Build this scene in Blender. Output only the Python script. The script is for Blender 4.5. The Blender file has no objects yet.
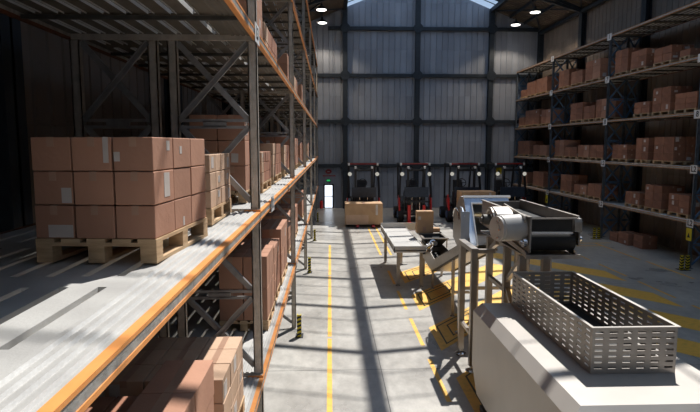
import bpy, bmesh, math, random
from mathutils import Vector, Matrix
random.seed(7)
SC = bpy.context.scene
COL = SC.collection
PI = math.pi

# ------------------------------------------------------------------ camera
FPX = 547.0
PITCH = math.atan(61/FPX); YAW = math.atan(20/FPX*math.cos(PITCH))
cd = bpy.data.cameras.new('camera'); cam = bpy.data.objects.new('camera', cd); COL.objects.link(cam)
cd.sensor_width = 36; cd.lens = FPX/700*36; cd.clip_end = 300
cam.location = (0, 0, 4); cam.rotation_euler = (PI/2-PITCH, 0, -YAW)
SC.camera = cam
SC.view_settings.view_transform = 'Standard'; SC.view_settings.look = 'None'
SC.view_settings.gamma = 1; SC.view_settings.use_curve_mapping = False
SC.view_settings.exposure = 0.0
SC.cycles.max_bounces = 10; SC.cycles.diffuse_bounces = 2; SC.cycles.transparent_max_bounces = 16
SC.cycles.sample_clamp_indirect = 4
SC.cycles.use_denoising = True
SC.cycles.caustics_reflective = False; SC.cycles.caustics_refractive = False

# ------------------------------------------------------------------ materials
def mat(name, c1, c2=None, scale=4.0, rough=0.6, metal=0.0, bump=0.0, bscale=None, rvar=0.0, stretch=(1,1,1), detail=4, objrand=0.0, spec=0.5, ramp=(0.35,0.65)):
    m = bpy.data.materials.new(name); m.use_nodes = True
    nt = m.node_tree; N = nt.nodes; L = nt.links
    b = N['Principled BSDF']; b.inputs['Roughness'].default_value = rough; b.inputs['Metallic'].default_value = metal
    b.inputs['Specular IOR Level'].default_value = spec
    tc = N.new('ShaderNodeTexCoord'); mp = N.new('ShaderNodeMapping'); mp.inputs['Scale'].default_value = stretch
    L.new(tc.outputs['Object'], mp.inputs['Vector'])
    nz = N.new('ShaderNodeTexNoise'); nz.inputs['Scale'].default_value = scale; nz.inputs['Detail'].default_value = detail
    L.new(mp.outputs[0], nz.inputs['Vector'])
    rp = N.new('ShaderNodeValToRGB'); c2 = c2 or tuple(x*0.8 for x in c1)
    rp.color_ramp.elements[0].position = ramp[0]; rp.color_ramp.elements[1].position = ramp[1]
    rp.color_ramp.elements[0].color = (*c2, 1); rp.color_ramp.elements[1].color = (*c1, 1)
    L.new(nz.outputs['Fac'], rp.inputs['Fac']); out = rp.outputs['Color']
    if objrand:
        oi = N.new('ShaderNodeObjectInfo'); hs = N.new('ShaderNodeHueSaturation'); mr = N.new('ShaderNodeMapRange')
        mr.inputs['To Min'].default_value = 1-objrand; mr.inputs['To Max'].default_value = 1+objrand
        L.new(oi.outputs['Random'], mr.inputs['Value']); L.new(mr.outputs[0], hs.inputs['Value']); L.new(out, hs.inputs['Color']); out = hs.outputs[0]
    L.new(out, b.inputs['Base Color'])
    if rvar:
        mr = N.new('ShaderNodeMapRange'); mr.inputs['To Min'].default_value = rough-rvar; mr.inputs['To Max'].default_value = rough+rvar
        L.new(nz.outputs['Fac'], mr.inputs['Value']); L.new(mr.outputs[0], b.inputs['Roughness'])
    if bump:
        n2 = N.new('ShaderNodeTexNoise'); n2.inputs['Scale'].default_value = bscale or scale*4; n2.inputs['Detail'].default_value = 3
        L.new(mp.outputs[0], n2.inputs['Vector'])
        bp = N.new('ShaderNodeBump'); bp.inputs['Strength'].default_value = bump; bp.inputs['Distance'].default_value = 0.01
        L.new(n2.outputs['Fac'], bp.inputs['Height']); L.new(bp.outputs[0], b.inputs['Normal'])
    return m
def emis(name, col, s):
    m = bpy.data.materials.new(name); m.use_nodes = True
    nt = m.node_tree; nt.nodes.clear(); e = nt.nodes.new('ShaderNodeEmission'); o = nt.nodes.new('ShaderNodeOutputMaterial')
    e.inputs[0].default_value = (*col, 1); e.inputs[1].default_value = s; nt.links.new(e.outputs[0], o.inputs[0]); return m
def glassmat(name):
    m = bpy.data.materials.new(name); m.use_nodes = True
    nt = m.node_tree; N = nt.nodes; N.clear(); o = N.new('ShaderNodeOutputMaterial')
    t = N.new('ShaderNodeBsdfTransparent'); t.inputs[0].default_value = (.93, .96, 1, 1)
    g = N.new('ShaderNodeBsdfGlossy'); g.inputs['Roughness'].default_value = .05
    x = N.new('ShaderNodeMixShader'); x.inputs[0].default_value = .06
    nt.links.new(t.outputs[0], x.inputs[1]); nt.links.new(g.outputs[0], x.inputs[2]); nt.links.new(x.outputs[0], o.inputs[0]); return m

M = {}
M['deck'] = mat('galvanised_deck', (.66,.65,.62), (.52,.51,.49), 3, .42, .25, .15, 60)
M['deckunder'] = mat('shade_darkened_underside', (.17,.15,.125), (.13,.115,.095), 3, .6, .2)  # same deck steel, coloured darker on downward faces to deepen the shade
M['orange'] = mat('orange_paint', (.88,.37,.11), (.80,.31,.085), 6, .45)
M['web'] = mat('galvanised_web', (.50,.49,.46), (.30,.295,.28), 14, .5, .2, .2)
M['post'] = mat('grey_post_steel', (.62,.56,.49), (.46,.42,.36), 10, .5, .35, .2)
M['brace'] = mat('brace_steel', (.40,.39,.38), (.28,.275,.27), 8, .38, .3)
M['bluepost'] = mat('blue_grey_post', (.14,.165,.19), (.09,.11,.135), 8, .5, .3)
M['bluebrace'] = mat('blue_brace', (.14,.25,.40), (.09,.17,.28), 8, .45, .2)
M['orangedull'] = mat('dull_orange_beam', (.50,.24,.09), (.36,.17,.07), 6, .6)
M['backbeam'] = mat('dark_red_rear_beam', (.20,.07,.03), (.13,.05,.025), 6, .6)  # rear beams in a darker red than the orange front beams
M['support'] = mat('dark_support_steel', (.10,.095,.085), (.06,.057,.05), 8, .6, .3)
M['card'] = mat('brown_cardboard', (.50,.265,.175), (.42,.215,.14), 2.2, .85, 0, .25, 30, objrand=.12, ramp=(.3,.7))
M['cardlight'] = mat('tan_cardboard', (.62,.42,.29), (.53,.35,.235), 2.5, .85, 0, .25, 30, objrand=.10)
M['carddark'] = mat('red_brown_cardboard', (.36,.165,.10), (.26,.12,.075), 3.0, .85, 0, .25, 30, objrand=.18)
M['cardtan'] = mat('big_carton_board', (.58,.37,.21), (.48,.30,.17), 2.0, .85, 0, .2, 20)
M['tape'] = mat('packing_tape', (.47,.29,.20), (.42,.25,.17), 5, .4)
M['lab'] = mat('paper_label', (.62,.56,.52), (.55,.49,.45), 5, .6)
M['wood'] = mat('pallet_wood', (.66,.46,.27), (.48,.31,.17), 5, .8, 0, .3, 20, stretch=(1,1,6), objrand=.08)
M['dark'] = mat('black_steel', (.022,.024,.028), (.012,.013,.016), 6, .5)
M['rubber'] = mat('black_rubber', (.02,.02,.02), (.014,.014,.014), 6, .75)
M['navy'] = mat('navy_steel', (.03,.045,.07), (.02,.03,.05), 6, .5)
M['red'] = mat('red_paint', (.70,.025,.02), (.60,.02,.016), 5, .35)
M['redbar'] = mat('dark_red_paint', (.35,.02,.02), None, 5, .4)
M['chrome'] = mat('polished_steel', (.75,.75,.76), (.6,.6,.62), 5, .18, 1.0)
M['stain'] = mat('brushed_stainless', (.42,.385,.35), (.34,.31,.28), 3, .38, .8, .06, 40, stretch=(1,1,1), rvar=.08)
M['cab'] = mat('cabinet_stainless', (.56,.52,.475), (.51,.475,.435), 1.5, .42, .25, 0, rvar=.05)
M['tray'] = mat('tray_steel', (.58,.56,.53), (.52,.50,.475), 2, .45, .15)
M['bask'] = mat('basket_steel', (.44,.40,.365), (.36,.33,.30), 2, .4, .6)
M['bluesteel'] = mat('pale_blue_steel', (.50,.60,.76), (.44,.54,.70), 2, .35, .3)
M['white'] = mat('white_plate', (.80,.80,.80), (.74,.74,.74), 5, .5)
M['black'] = mat('black_print', (.012,.012,.012), None, 5, .6)
M['yellow'] = mat('yellow_plate', (.80,.62,.02), (.72,.55,.02), 6, .5)
M['yellowguard'] = M['yellow']
M['paint'] = mat('yellow_floor_paint', (.92,.52,.09), (.72,.41,.075), 9, .5, 0, .1, 40, ramp=(.25,.55), detail=8)
M['paintline'] = mat('dark_floor_line', (.10,.085,.05), None, 9, .6)
M['steelcol'] = mat('blue_black_column', (.035,.047,.06), (.025,.034,.045), 5, .5, .3)
M['roof'] = mat('brown_roof_sheet', (.17,.135,.105), (.12,.095,.075), 1.5, .7)
M['green'] = emis('exit_green', (.05,.8,.2), .5)
M['lens'] = emis('lamp_lens', (1,.95,.88), 6)
M['doorlit'] = emis('daylit_door_glass', (.80,.88,1), 1.6)
M['glass'] = glassmat('skylight_glass')
M['headlamp'] = emis('forklift_work_lamp', (1,.97,.85), .45)
M['seat'] = mat('seat_vinyl', (.03,.03,.033), None, 5, .6)
M['hub'] = mat('blue_wheel_hub', (.05,.14,.35), None, 5, .4)

# wall cladding with tone shifts from sheet to sheet
def cladding(name, c, axis):
    m = mat(name, c, tuple(x*.86 for x in c), .8, .55, .15)
    nt = m.node_tree; N = nt.nodes; L = nt.links; b = N['Principled BSDF']
    src = b.inputs['Base Color'].links[0].from_socket
    tc = N.new('ShaderNodeTexCoord'); sx = N.new('ShaderNodeSeparateXYZ'); L.new(tc.outputs['Object'], sx.inputs[0])
    def snap(o, w, off=0):
        a = N.new('ShaderNodeMath'); a.operation = 'ADD'; a.inputs[1].default_value = off; L.new(o, a.inputs[0])
        d = N.new('ShaderNodeMath'); d.operation = 'DIVIDE'; d.inputs[1].default_value = w; L.new(a.outputs[0], d.inputs[0])
        f = N.new('ShaderNodeMath'); f.operation = 'FLOOR'; L.new(d.outputs[0], f.inputs[0]); return f.outputs[0]
    cx = N.new('ShaderNodeCombineXYZ'); L.new(snap(sx.outputs[axis], .37, 30.003), cx.inputs[0]); L.new(snap(sx.outputs[2], 1.41, .003), cx.inputs[1])
    wn = N.new('ShaderNodeTexWhiteNoise'); wn.noise_dimensions = '2D'; L.new(cx.outputs[0], wn.inputs['Vector'])
    mr = N.new('ShaderNodeMapRange'); mr.inputs['To Min'].default_value = .86; mr.inputs['To Max'].default_value = 1.1; L.new(wn.outputs['Value'], mr.inputs['Value'])
    hs = N.new('ShaderNodeHueSaturation'); L.new(mr.outputs[0], hs.inputs['Value']); L.new(src, hs.inputs['Color']); L.new(hs.outputs[0], b.inputs['Base Color'])
    return m
M['wallx'] = cladding('grey_cladding_far', (.32,.355,.42), 0)
M['wally'] = cladding('grey_cladding_side', (.25,.205,.17), 1)

def floormat():
    m = mat('polished_concrete', (.56,.535,.49), (.40,.38,.35), .7, .30, 0, .04, 20, rvar=.10, detail=8)
    nt = m.node_tree; N = nt.nodes; L = nt.links; b = N['Principled BSDF']
    src = b.inputs['Base Color'].links[0].from_socket
    tc = N.new('ShaderNodeTexCoord')
    n2 = N.new('ShaderNodeTexNoise'); n2.inputs['Scale'].default_value = 5; n2.inputs['Detail'].default_value = 9; n2.inputs['Roughness'].default_value = .7
    mp = N.new('ShaderNodeMapping'); mp.inputs['Scale'].default_value = (1,.55,1); L.new(tc.outputs['Object'], mp.inputs[0]); L.new(mp.outputs[0], n2.inputs['Vector'])
    mr = N.new('ShaderNodeMapRange'); mr.inputs['From Min'].default_value = .3; mr.inputs['From Max'].default_value = .7; mr.inputs['To Min'].default_value = .76; mr.inputs['To Max'].default_value = 1.12; L.new(n2.outputs['Fac'], mr.inputs['Value'])
    mx = N.new('ShaderNodeMixRGB'); mx.blend_type = 'MULTIPLY'; mx.inputs[0].default_value = 1; L.new(src, mx.inputs[1]); L.new(mr.outputs[0], mx.inputs[2])
    # slab joints
    sx = N.new('ShaderNodeSeparateXYZ'); L.new(tc.outputs['Object'], sx.inputs[0])
    def line(o, off, period, w):
        a = N.new('ShaderNodeMath'); a.operation = 'ADD'; a.inputs[1].default_value = off; L.new(o, a.inputs[0])
        p = N.new('ShaderNodeMath'); p.operation = 'PINGPONG'; p.inputs[1].default_value = period/2; L.new(a.outputs[0], p.inputs[0])
        l = N.new('ShaderNodeMath'); l.operation = 'LESS_THAN'; l.inputs[1].default_value = w; L.new(p.outputs[0], l.inputs[0]); return l.outputs[0]
    a = line(sx.outputs[0], -.90, 6.0, .007); c = line(sx.outputs[1], -3.55, 5.85, .008)
    mm = N.new('ShaderNodeMath'); mm.operation = 'MAXIMUM'; L.new(a, mm.inputs[0]); L.new(c, mm.inputs[1])
    m2 = N.new('ShaderNodeMixRGB'); m2.blend_type = 'MIX'; L.new(mm.outputs[0], m2.inputs[0]); L.new(mx.outputs[0], m2.inputs[1]); m2.inputs[2].default_value = (.14,.135,.13,1)
    L.new(m2.outputs[0], b.inputs['Base Color'])
    return m
M['floor'] = floormat()

# ------------------------------------------------------------------ mesh helpers
XF = [None]
class MB:
    def __init__(s): s.v = []; s.f = []; s.mi = []
    def add(s, vs, fs, mi=0):
        o = len(s.v); s.v += [tuple(v) for v in vs]; s.f += [tuple(i+o for i in f) for f in fs]; s.mi += [mi]*len(fs); return s
    def box(s, x0, x1, y0, y1, z0, z1, mi=0):
        return s.add([(x0,y0,z0),(x1,y0,z0),(x1,y1,z0),(x0,y1,z0),(x0,y0,z1),(x1,y0,z1),(x1,y1,z1),(x0,y1,z1)],
              [(0,3,2,1),(4,5,6,7),(0,1,5,4),(1,2,6,5),(2,3,7,6),(3,0,4,7)], mi)
    def bar(s, p, q, w, h, mi=0, up=(0,0,1)):
        p = Vector(p); q = Vector(q); d = (q-p).normalized(); u = Vector(up)
        if abs(d.dot(u)) > .99: u = Vector((0,1,0))
        a = d.cross(u).normalized(); b = a.cross(d).normalized(); a *= w/2; b *= h/2
        return s.add([p-a-b,p+a-b,p+a+b,p-a+b,q-a-b,q+a-b,q+a+b,q-a+b],[(0,1,2,3),(7,6,5,4),(0,4,5,1),(1,5,6,2),(2,6,7,3),(3,7,4,0)], mi)
    def cyl(s, p, q, r, n=16, mi=0, r2=None):
        p = Vector(p); q = Vector(q); d = (q-p).normalized(); u = Vector((0,0,1)) if abs(d.z) < .9 else Vector((1,0,0))
        a = d.cross(u).normalized(); b = d.cross(a); r2 = r if r2 is None else r2
        vs = [p+(a*math.cos(t)+b*math.sin(t))*r for t in [2*PI*i/n for i in range(n)]]+[q+(a*math.cos(t)+b*math.sin(t))*r2 for t in [2*PI*i/n for i in range(n)]]
        return s.add(vs, [(i,i+n,(i+1)%n+n,(i+1)%n) for i in range(n)]+[tuple(range(n)), tuple(range(2*n-1,n-1,-1))], mi)
    def tube(s, pts, r, n=10, mi=0):
        for a, b in zip(pts, pts[1:]): s.cyl(a, b, r, n, mi)
        return s
    def prism(s, poly, z0, z1, mi=0):     # polygon in XY
        n = len(poly)
        return s.add([(x,y,z0) for x,y in poly]+[(x,y,z1) for x,y in poly], [tuple(range(n-1,-1,-1)), tuple(range(n,2*n))]+[(i,(i+1)%n,(i+1)%n+n,i+n) for i in range(n)], mi)
    def prismx(s, poly, x0, x1, mi=0):    # polygon in YZ
        n = len(poly)
        return s.add([(x0,y,z) for y,z in poly]+[(x1,y,z) for y,z in poly], [tuple(range(n-1,-1,-1)), tuple(range(n,2*n))]+[(i,(i+1)%n,(i+1)%n+n,i+n) for i in range(n)], mi)
    def prismy(s, poly, y0, y1, mi=0):    # polygon in XZ
        n = len(poly)
        return s.add([(x,y0,z) for x,z in poly]+[(x,y1,z) for x,z in poly], [tuple(range(n)), tuple(range(2*n-1,n-1,-1))]+[(i+n,(i+1)%n+n,(i+1)%n,i) for i in range(n)], mi)
    def lathe(s, cx, cy, prof, n=20, mi=0):
        o = []
        for r, z in prof: o += [(cx+r*math.cos(2*PI*i/n), cy+r*math.sin(2*PI*i/n), z) for i in range(n)]
        fs = []
        for k in range(len(prof)-1): fs += [(k*n+i, k*n+(i+1)%n, (k+1)*n+(i+1)%n, (k+1)*n+i) for i in range(n)]
        fs += [tuple(range(n-1,-1,-1)), tuple((len(prof)-1)*n+i for i in range(n))]
        return s.add(o, fs, mi)
    def mesh(s, name, mats, off=(0,0,0), bevel=0, smooth=False):
        me = bpy.data.meshes.new(name); ox, oy, oz = off
        if XF[0]: s.v = [XF[0](*v) for v in s.v]
        me.from_pydata([(x-ox,y-oy,z-oz) for x,y,z in s.v], [], s.f)
        for m in (mats if isinstance(mats, (list, tuple)) else [mats]): me.materials.append(m)
        me.polygons.foreach_set('material_index', s.mi)
        bm = bmesh.new(); bm.from_mesh(me)
        bmesh.ops.recalc_face_normals(bm, faces=bm.faces)
        if bevel: bmesh.ops.bevel(bm, geom=list(bm.edges), offset=bevel, segments=1, affect='EDGES', clamp_overlap=True)
        bm.to_mesh(me); bm.free()
        if smooth:
            me.polygons.foreach_set('use_smooth', [True]*len(me.polygons)); me.set_sharp_from_angle(angle=math.radians(35))
        me.update(); return me
    def build(s, name, mats, parent=None, bevel=0, smooth=False, origin=None):
        if origin is None: origin = tuple(parent['_o']) if parent is not None and '_o' in parent else (0,0,0)
        po = tuple(parent['_o']) if parent is not None and '_o' in parent else (0,0,0)
        me = s.mesh(name, mats, origin, bevel, smooth)
        o = bpy.data.objects.new(name, me); COL.objects.link(o)
        o.location = tuple(a-b for a, b in zip(origin, po)) if parent is not None else origin
        o['_o'] = origin
        if parent is not None: o.parent = parent
        return o
def tag(o, label=None, cat=None, group=None, kind=None):
    if label: o['label'] = label
    if cat: o['category'] = cat
    if group: o['group'] = group
    if kind: o['kind'] = kind
    return o
def empty(name, loc, label=None, cat=None, group=None, kind=None):
    o = bpy.data.objects.new(name, None); COL.objects.link(o); o.location = loc; o['_o'] = tuple(loc); o.empty_display_size = .1
    return tag(o, label, cat, group, kind)
def copy_obj(o, parent=None, **kw):
    c = o.copy(); COL.objects.link(c); c.parent = parent
    return c
def copy_tree(o, loc, rz=None):
    c = copy_obj(o); c.location = loc; c['_o'] = tuple(loc)
    if rz is not None: c.rotation_euler = (0,0,rz)
    for ch in [x for x in KIDS.get(o.name, [])]:
        d = copy_obj(ch, c)
        for g in KIDS.get(ch.name, []): copy_obj(g, d)
    return c
KIDS = {}
def kids(o):
    def walk(p):
        ks = [x for x in COL.objects if x.parent == p]
        if ks: KIDS[p.name] = ks
        for k in ks: walk(k)
    walk(o)
def text(name, body, size, loc, rot, material, parent, ext=.002, scale=(1,1,1)):
    cu = bpy.data.curves.new(name, 'FONT'); cu.body = body; cu.size = size; cu.align_x = 'CENTER'; cu.align_y = 'CENTER'; cu.extrude = ext; cu.offset = size*.02
    t = bpy.data.objects.new(name, cu); COL.objects.link(t)
    dg = bpy.context.evaluated_depsgraph_get(); dg.update()
    me = bpy.data.meshes.new_from_object(t.evaluated_get(dg)); COL.objects.unlink(t); bpy.data.objects.remove(t)
    me.materials.clear(); me.materials.append(material)
    o = bpy.data.objects.new(name, me); COL.objects.link(o); o.rotation_euler = rot; o.scale = scale
    po = tuple(parent['_o']) if parent is not None and '_o' in parent else (0,0,0)
    o.location = tuple(a-b for a, b in zip(loc, po)); o.parent = parent
    return o

# ------------------------------------------------------------------ building shell
XL, XR, YF, YB = -3.3, 13.3, 34.74, -8.0
RIDGE = 5.45
def roofz(x): return 14.2-.4*abs(x-RIDGE)
fl = MB().box(XL-.3, XR+.3, YB-.3, YF+.3, -.2, 0).build('floor', M['floor']); tag(fl, kind='structure')

def clad_wall(name, axis, pos, a0, a1, top, side, m, hole=None):
    mb = MB(); w = .37; h = 1.41
    n0 = math.floor((a0+30)/w); 
    k = n0
    while True:
        x0 = max(a0, k*w-30); x1 = min(a1, (k+1)*w-30)
        if x0 >= a1: break
        if x1-x0 > .02:
            r = 0
            while True:
                z0 = r*h; t = min(top(x0), top(x1)); z1 = min((r+1)*h, t)
                if z0 >= t-.02: break
                segs = [(x0, x1, z0, z1)]
                if hole:
                    hx0, hx1, hz = hole
                    segs = []
                    for (q0,q1) in ((x0, min(x1,hx0)), (max(x0,hx0), min(x1,hx1)), (max(x0,hx1), x1)):
                        if q1-q0 < .01: continue
                        inside = q0 >= hx0-.001 and q1 <= hx1+.001
                        zz = max(z0, hz) if inside else z0
                        if z1-zz > .01: segs.append((q0,q1,zz,z1))
                for (q0,q1,y0_,y1_) in segs:
                    g = .011; d = .03
                    # ribbed sheet: face with sloped lips
                    P = [(q0+g,0),(q1-g,0),(q1-g-.02,d),(q0+g+.02,d)]
                    pts = []
                    for zz in (y0_+.006, y1_-.006):
                        for (a,dd) in P: pts.append((a,pos-side*dd,zz) if axis == 0 else (pos-side*dd,a,zz))
                    mb.add(pts, [(0,1,2,3),(7,6,5,4),(0,4,5,1),(1,5,6,2),(2,6,7,3),(3,7,4,0)])
                r += 1
        k += 1
    # backing sheet
    if axis == 0:
        if hole:
            hx0,hx1,hz = hole
            y0,y1 = sorted((pos, pos+side*.15))
            mb.prismy([(a0,0),(hx0,0),(hx0,top(hx0)),(a0,top(a0))], y0, y1)
            mb.prismy([(hx0,hz),(hx1,hz),(hx1,top(hx1)),(hx0,top(hx0))], y0, y1)
            mb.prismy([(hx1,0),(a1,0),(a1,top(a1)),(RIDGE,top(RIDGE)),(hx1,top(hx1))], y0, y1)
        else:
            y0,y1 = sorted((pos, pos+side*.15)); mb.prismy([(a0,0),(a1,0),(a1,top(a1)),(RIDGE,top(RIDGE)),(a0,top(a0))], y0, y1)
    else:
        x0,x1 = sorted((pos, pos+side*.15)); mb.box(x0,x1,a0,a1,0,top(a0))
    return tag(mb.build(name, m), kind='structure')
DX0, DX1, DZ = -.42, .22, 1.53
clad_wall('wall_far', 0, YF, XL, XR, roofz, 1, M['wallx'], (DX0, DX1, DZ))
clad_wall('wall_rear', 0, YB, XL, XR, roofz, -1, M['wallx'])
clad_wall('wall_left', 1, XL, YB, YF, lambda a: roofz(XL), -1, M['wally'])
clad_wall('wall_right', 1, XR, YB, YF, lambda a: roofz(XR), 1, M['wally'])

# ceiling sheets beside the skylight
SX0, SX1 = .95, 10.05
mb = MB()
for a, b in ((XL-.2, SX0), (SX1, XR+.2)):
    k = a
    mb.prismy([(a,roofz(a)),(b,roofz(b)),(b,roofz(b)+.1),(a,roofz(a)+.1)], YB-.2, YF+.2)
    y = YB
    while y < YF:      # corrugation ribs
        mb.prismy([(a,roofz(a)-.03),(b,roofz(b)-.03),(b,roofz(b)),(a,roofz(a))], y, y+.05); y += .3
tag(mb.build('ceiling', M['roof']), kind='structure')
# skylight over the middle of the hall
sky = empty('window_1', (RIDGE, 13, 14.2), kind='structure')
gl = MB()
for a, b in ((SX0, RIDGE), (RIDGE, SX1)):
    gl.add([(a,YB,roofz(a)+.04),(b,YB,roofz(b)+.04),(b,YF,roofz(b)+.04),(a,YF,roofz(a)+.04)], [(0,1,2,3)])
gl.build('window_pane', M['glass'], sky)
fr = MB()
PH = 18.1
y = PH-2.925*9
while y < YF+.1:
    for k in range(3):
        yy = y+k*.975; w = .16 if k == 0 else .02; h = .10 if k == 0 else .03
        if yy < YB+.2 or yy > YF-.1: continue
        for a, b in ((SX0, RIDGE), (RIDGE, SX1)):
            fr.prismy([(a,roofz(a)-h),(b,roofz(b)-h),(b,roofz(b)+.02),(a,roofz(a)+.02)], yy-w/2, yy+w/2)
    y += 2.925
for x, w in ((SX0,.22),(RIDGE,.26),(SX1,.22),(3.2,.02),(7.7,.02)):
    fr.box(x-w/2, x+w/2, YB, YF, roofz(x)-.22 if w > .1 else roofz(x)-.07, roofz(x)+.02)
fr.build('window_frame', M['steelcol'], sky)

# steel columns, girts, trusses
tn = [0]
def trim(mb, m='steelcol'):
    tn[0] += 1; return tag(mb.build('trim_%d' % tn[0], M[m]), kind='structure')
for x in (SX0, RIDGE, SX1, XR-.15, XL+.15):
    c = MB(); w = .145
    t = roofz(x)-.1
    c.box(x-w, x+w, YF-.34, YF-.30, 0, t); c.box(x-w, x+w, YF-.08, YF-.035, 0, t); c.box(x-.03, x+.03, YF-.30, YF-.08, 0, t)
    trim(c)
for z in (2.7, 5.46, 8.29, 11.12):
    c = MB()
    x0 = XL+.4 if z < 10.6 else SX0+.2; x1 = XR-.4
    for a, b in ((XL+.33, SX0-.18), (SX0+.18, RIDGE-.18), (RIDGE+.18, SX1-.18), (SX1+.18, XR-.33)):
        if z > 11 and (a < 0 or b > 13.2): 
            if a < 0: a = XL+3.2
            else: b = 12.9
            if b-a < .4: continue
        c.box(a, b, YF-.24, YF-.20, z-.10, z+.10); c.box(a, b, YF-.20, YF-.035, z+.07, z+.10); c.box(a, b, YF-.20, YF-.035, z-.10, z-.07)
    trim(c)
    if z < 12:
        c = MB()
        for x in (SX0, RIDGE, SX1):
            c.prismy([(x+.31*math.cos(PI/8+i*PI/4), z+.31*math.sin(PI/8+i*PI/4)) for i in range(8)], YF-.40, YF-.345)
            for i in range(8): c.cyl((x+.2*math.cos(i*PI/4), YF-.42, z+.2*math.sin(i*PI/4)), (x+.2*math.cos(i*PI/4), YF-.40, z+.2*math.sin(i*PI/4)), .025, 6)
        trim(c)
FY = [5.4+5.85*k for k in range(-2, 6)]
for y in FY[:-1]:
    yc = y+.02
    for x, s in ((XR, -1), (XL, 1)):
        c = MB(); x0 = x+s*.035; x1 = x+s*.30; t = roofz(x)-.15
        a, b = sorted((x0, x0+s*.03)); c.box(a, b, yc-.17, yc+.17, 0, t)
        a, b = sorted((x1-s*.03, x1)); c.box(a, b, yc-.17, yc+.17, 0, t)
        a, b = sorted((x0, x1)); c.box(a, b, yc-.02, yc+.02, 0, t)
        trim(c)
    c = MB()     # roof truss: chords following the roof with zigzag webs
    for s in (-1, 1):
        xe = XR-.3 if s > 0 else XL+.3
        zr = roofz(RIDGE)-.25; ze = roofz(xe)-.22
        ee = Vector((xe,yc,ze)).lerp(Vector((RIDGE,yc,zr)), .42 if s > 0 else .36)
        c.bar((xe, yc, ze), ee, .16, .16)
        zl = zr-1.25; zle = ze-.62
        if True:
            p = (xe, yc, ze-.08); q = (RIDGE, yc, zr-.9)
            q = tuple(Vector(p).lerp(Vector(q), .36))
            c.bar(p, q, .12, .12)
            n = 3
            for i in range(n):
                t0, t1 = i/n, (i+1)/n
                A = Vector(p).lerp(Vector(q), t0); B = Vector((xe,yc,ze)).lerp(Vector((RIDGE,yc,zr)), t1*.36); A2 = Vector(p).lerp(Vector(q), t1)
                c.bar(A, B, .06, .06); c.bar(B, A2, .06, .06)
    trim(c)
for x in (XR-.22, XL+.22):
    trim(MB().box(x-.12, x+.12, YB+.2, YF-.36, roofz(x)-.36, roofz(x)-.20))
# diagonal roof bracing in the outer strips + purlins
for (xa, xb) in ((SX1+.15, XR-.35), (XL+.35, SX0-.15)):
    c = MB()
    for i, y in enumerate(FY[:-1]):
        y2 = min(y+5.85, YF-.4)
        c.bar((xa, y+.15, roofz(xa)-.16), (xb, y2-.15, roofz(xb)-.16), .07, .07)
        c.bar((xb, y+.15, roofz(xb)-.16), (xa, y2-.15, roofz(xa)-.16), .07, .07)
    for x in (xa+(xb-xa)*.33, xa+(xb-xa)*.66):
        c.box(x-.05, x+.05, YB+.2, YF-.4, roofz(x)-.20, roofz(x)-.05)
    trim(c)

# door in the far wall
d = empty('door_1', ((DX0+DX1)/2, YF, 0), kind='structure')
m_ = MB()
m_.box(DX0, DX0+.08, YF-.05, YF+.1, 0, DZ).box(DX1-.08, DX1, YF-.05, YF+.1, 0, DZ).box(DX0, DX1, YF-.05, YF+.1, DZ-.07, DZ).box(DX0, DX1, YF-.05, YF+.1, 0, .03)
m_.box(DX0+.08, DX1-.08, YF-.02, YF+.04, .72, .75)
m_.build('door_frame', M['dark'], d)
MB().box(DX0+.08, DX1-.08, YF, YF+.02, .03, DZ-.07).build('door_glass', M['doorlit'], d)
MB().box(DX1-.12, DX1-.10, YF-.06, YF-.02, .68, .82).build('door_handle', M['chrome'], d)

# ------------------------------------------------------------------ floor markings (painted on the floor)
mk = MB(); y = 7.86+.2
zt = .003
def rect(mb, x0, x1, y0, y1, z=zt): mb.add([(x0,y0,z),(x1,y0,z),(x1,y1,z),(x0,y1,z)], [(0,1,2,3)])
ys = [-6, 3.2, 11.0, 16.45, 21.7]
for a, b in zip(ys, ys[1:]): rect(mk, -.065, .02, a+.12, b)
mk.build('lane_line', M['paint'], fl)
mk = MB()
y = 8.11-2.43*5
while y < 20: 
    if y+1.72 < 19: rect(mk, 1.81, 1.89, y-.0+.66-.66, y+1.72)
    y += 2.43
rect(mk, 1.80, 1.88, 19.6, 26.5); rect(mk, 2.18, 2.26, 19.6, 26.5)
mk.build('dashed_line', M['paint'], fl)
mk = MB()
y = 13.71-2.4*5
while y < 24: rect(mk, 9.03, 9.11, y, y+1.75); y += 2.4
y = 18.45
while y > 0: rect(mk, 10.87, 10.96, y-2.75, y-.25); y -= 2.95
rect(mk, 10.80, 10.89, 18.45, 21.7); rect(mk, 9.9, 11.5, 21.72, 21.82); rect(mk, 9.5, 10.8, 21.1, 21.2)
mk.build('lane_line', M['paint'], fl)
# chevron hatching between the aisles, each band outlined
mk = MB(); ln = MB()
X0, X1, XC, H_ = 2.16, 8.76, 5.46, 1.36
for k in range(-3, 3):
    yb = 10.24+2.62*k
    dy = 3.3*1.18
    mk.add([(X0,yb,zt),(XC,yb+dy,zt),(XC,yb+dy+H_,zt),(X0,yb+H_,zt),(X1,yb,zt),(X1,yb+H_,zt)], [(0,1,2,3),(1,4,5,2)])
    s = dy/(XC-X0)
    for ins in (.17, .42):     # thin dark outlines nested inside the left end of the band
        t = .035
        def P(x, y): return (x, yb+(x-X0)*s+y, .006)
        xa = X0+ins; xb = X0+1.35-ins*.5; lo = ins*.8; hi = H_-ins*.8
        if hi-lo < .2: continue
        for (p0,p1,p2,p3) in ((P(xa,lo),P(xb,lo),P(xb,lo+t*1.5),P(xa,lo+t*1.5)), (P(xa,hi-t*1.5),P(xb,hi-t*1.5),P(xb,hi),P(xa,hi)), (P(xa,lo),P(xa+t,lo),P(xa+t,hi),P(xa,hi)), (P(xb-t,lo),P(xb,lo),P(xb,hi),P(xb-t,hi))):
            ln.add([p0,p1,p2,p3], [(0,1,2,3)])
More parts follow.
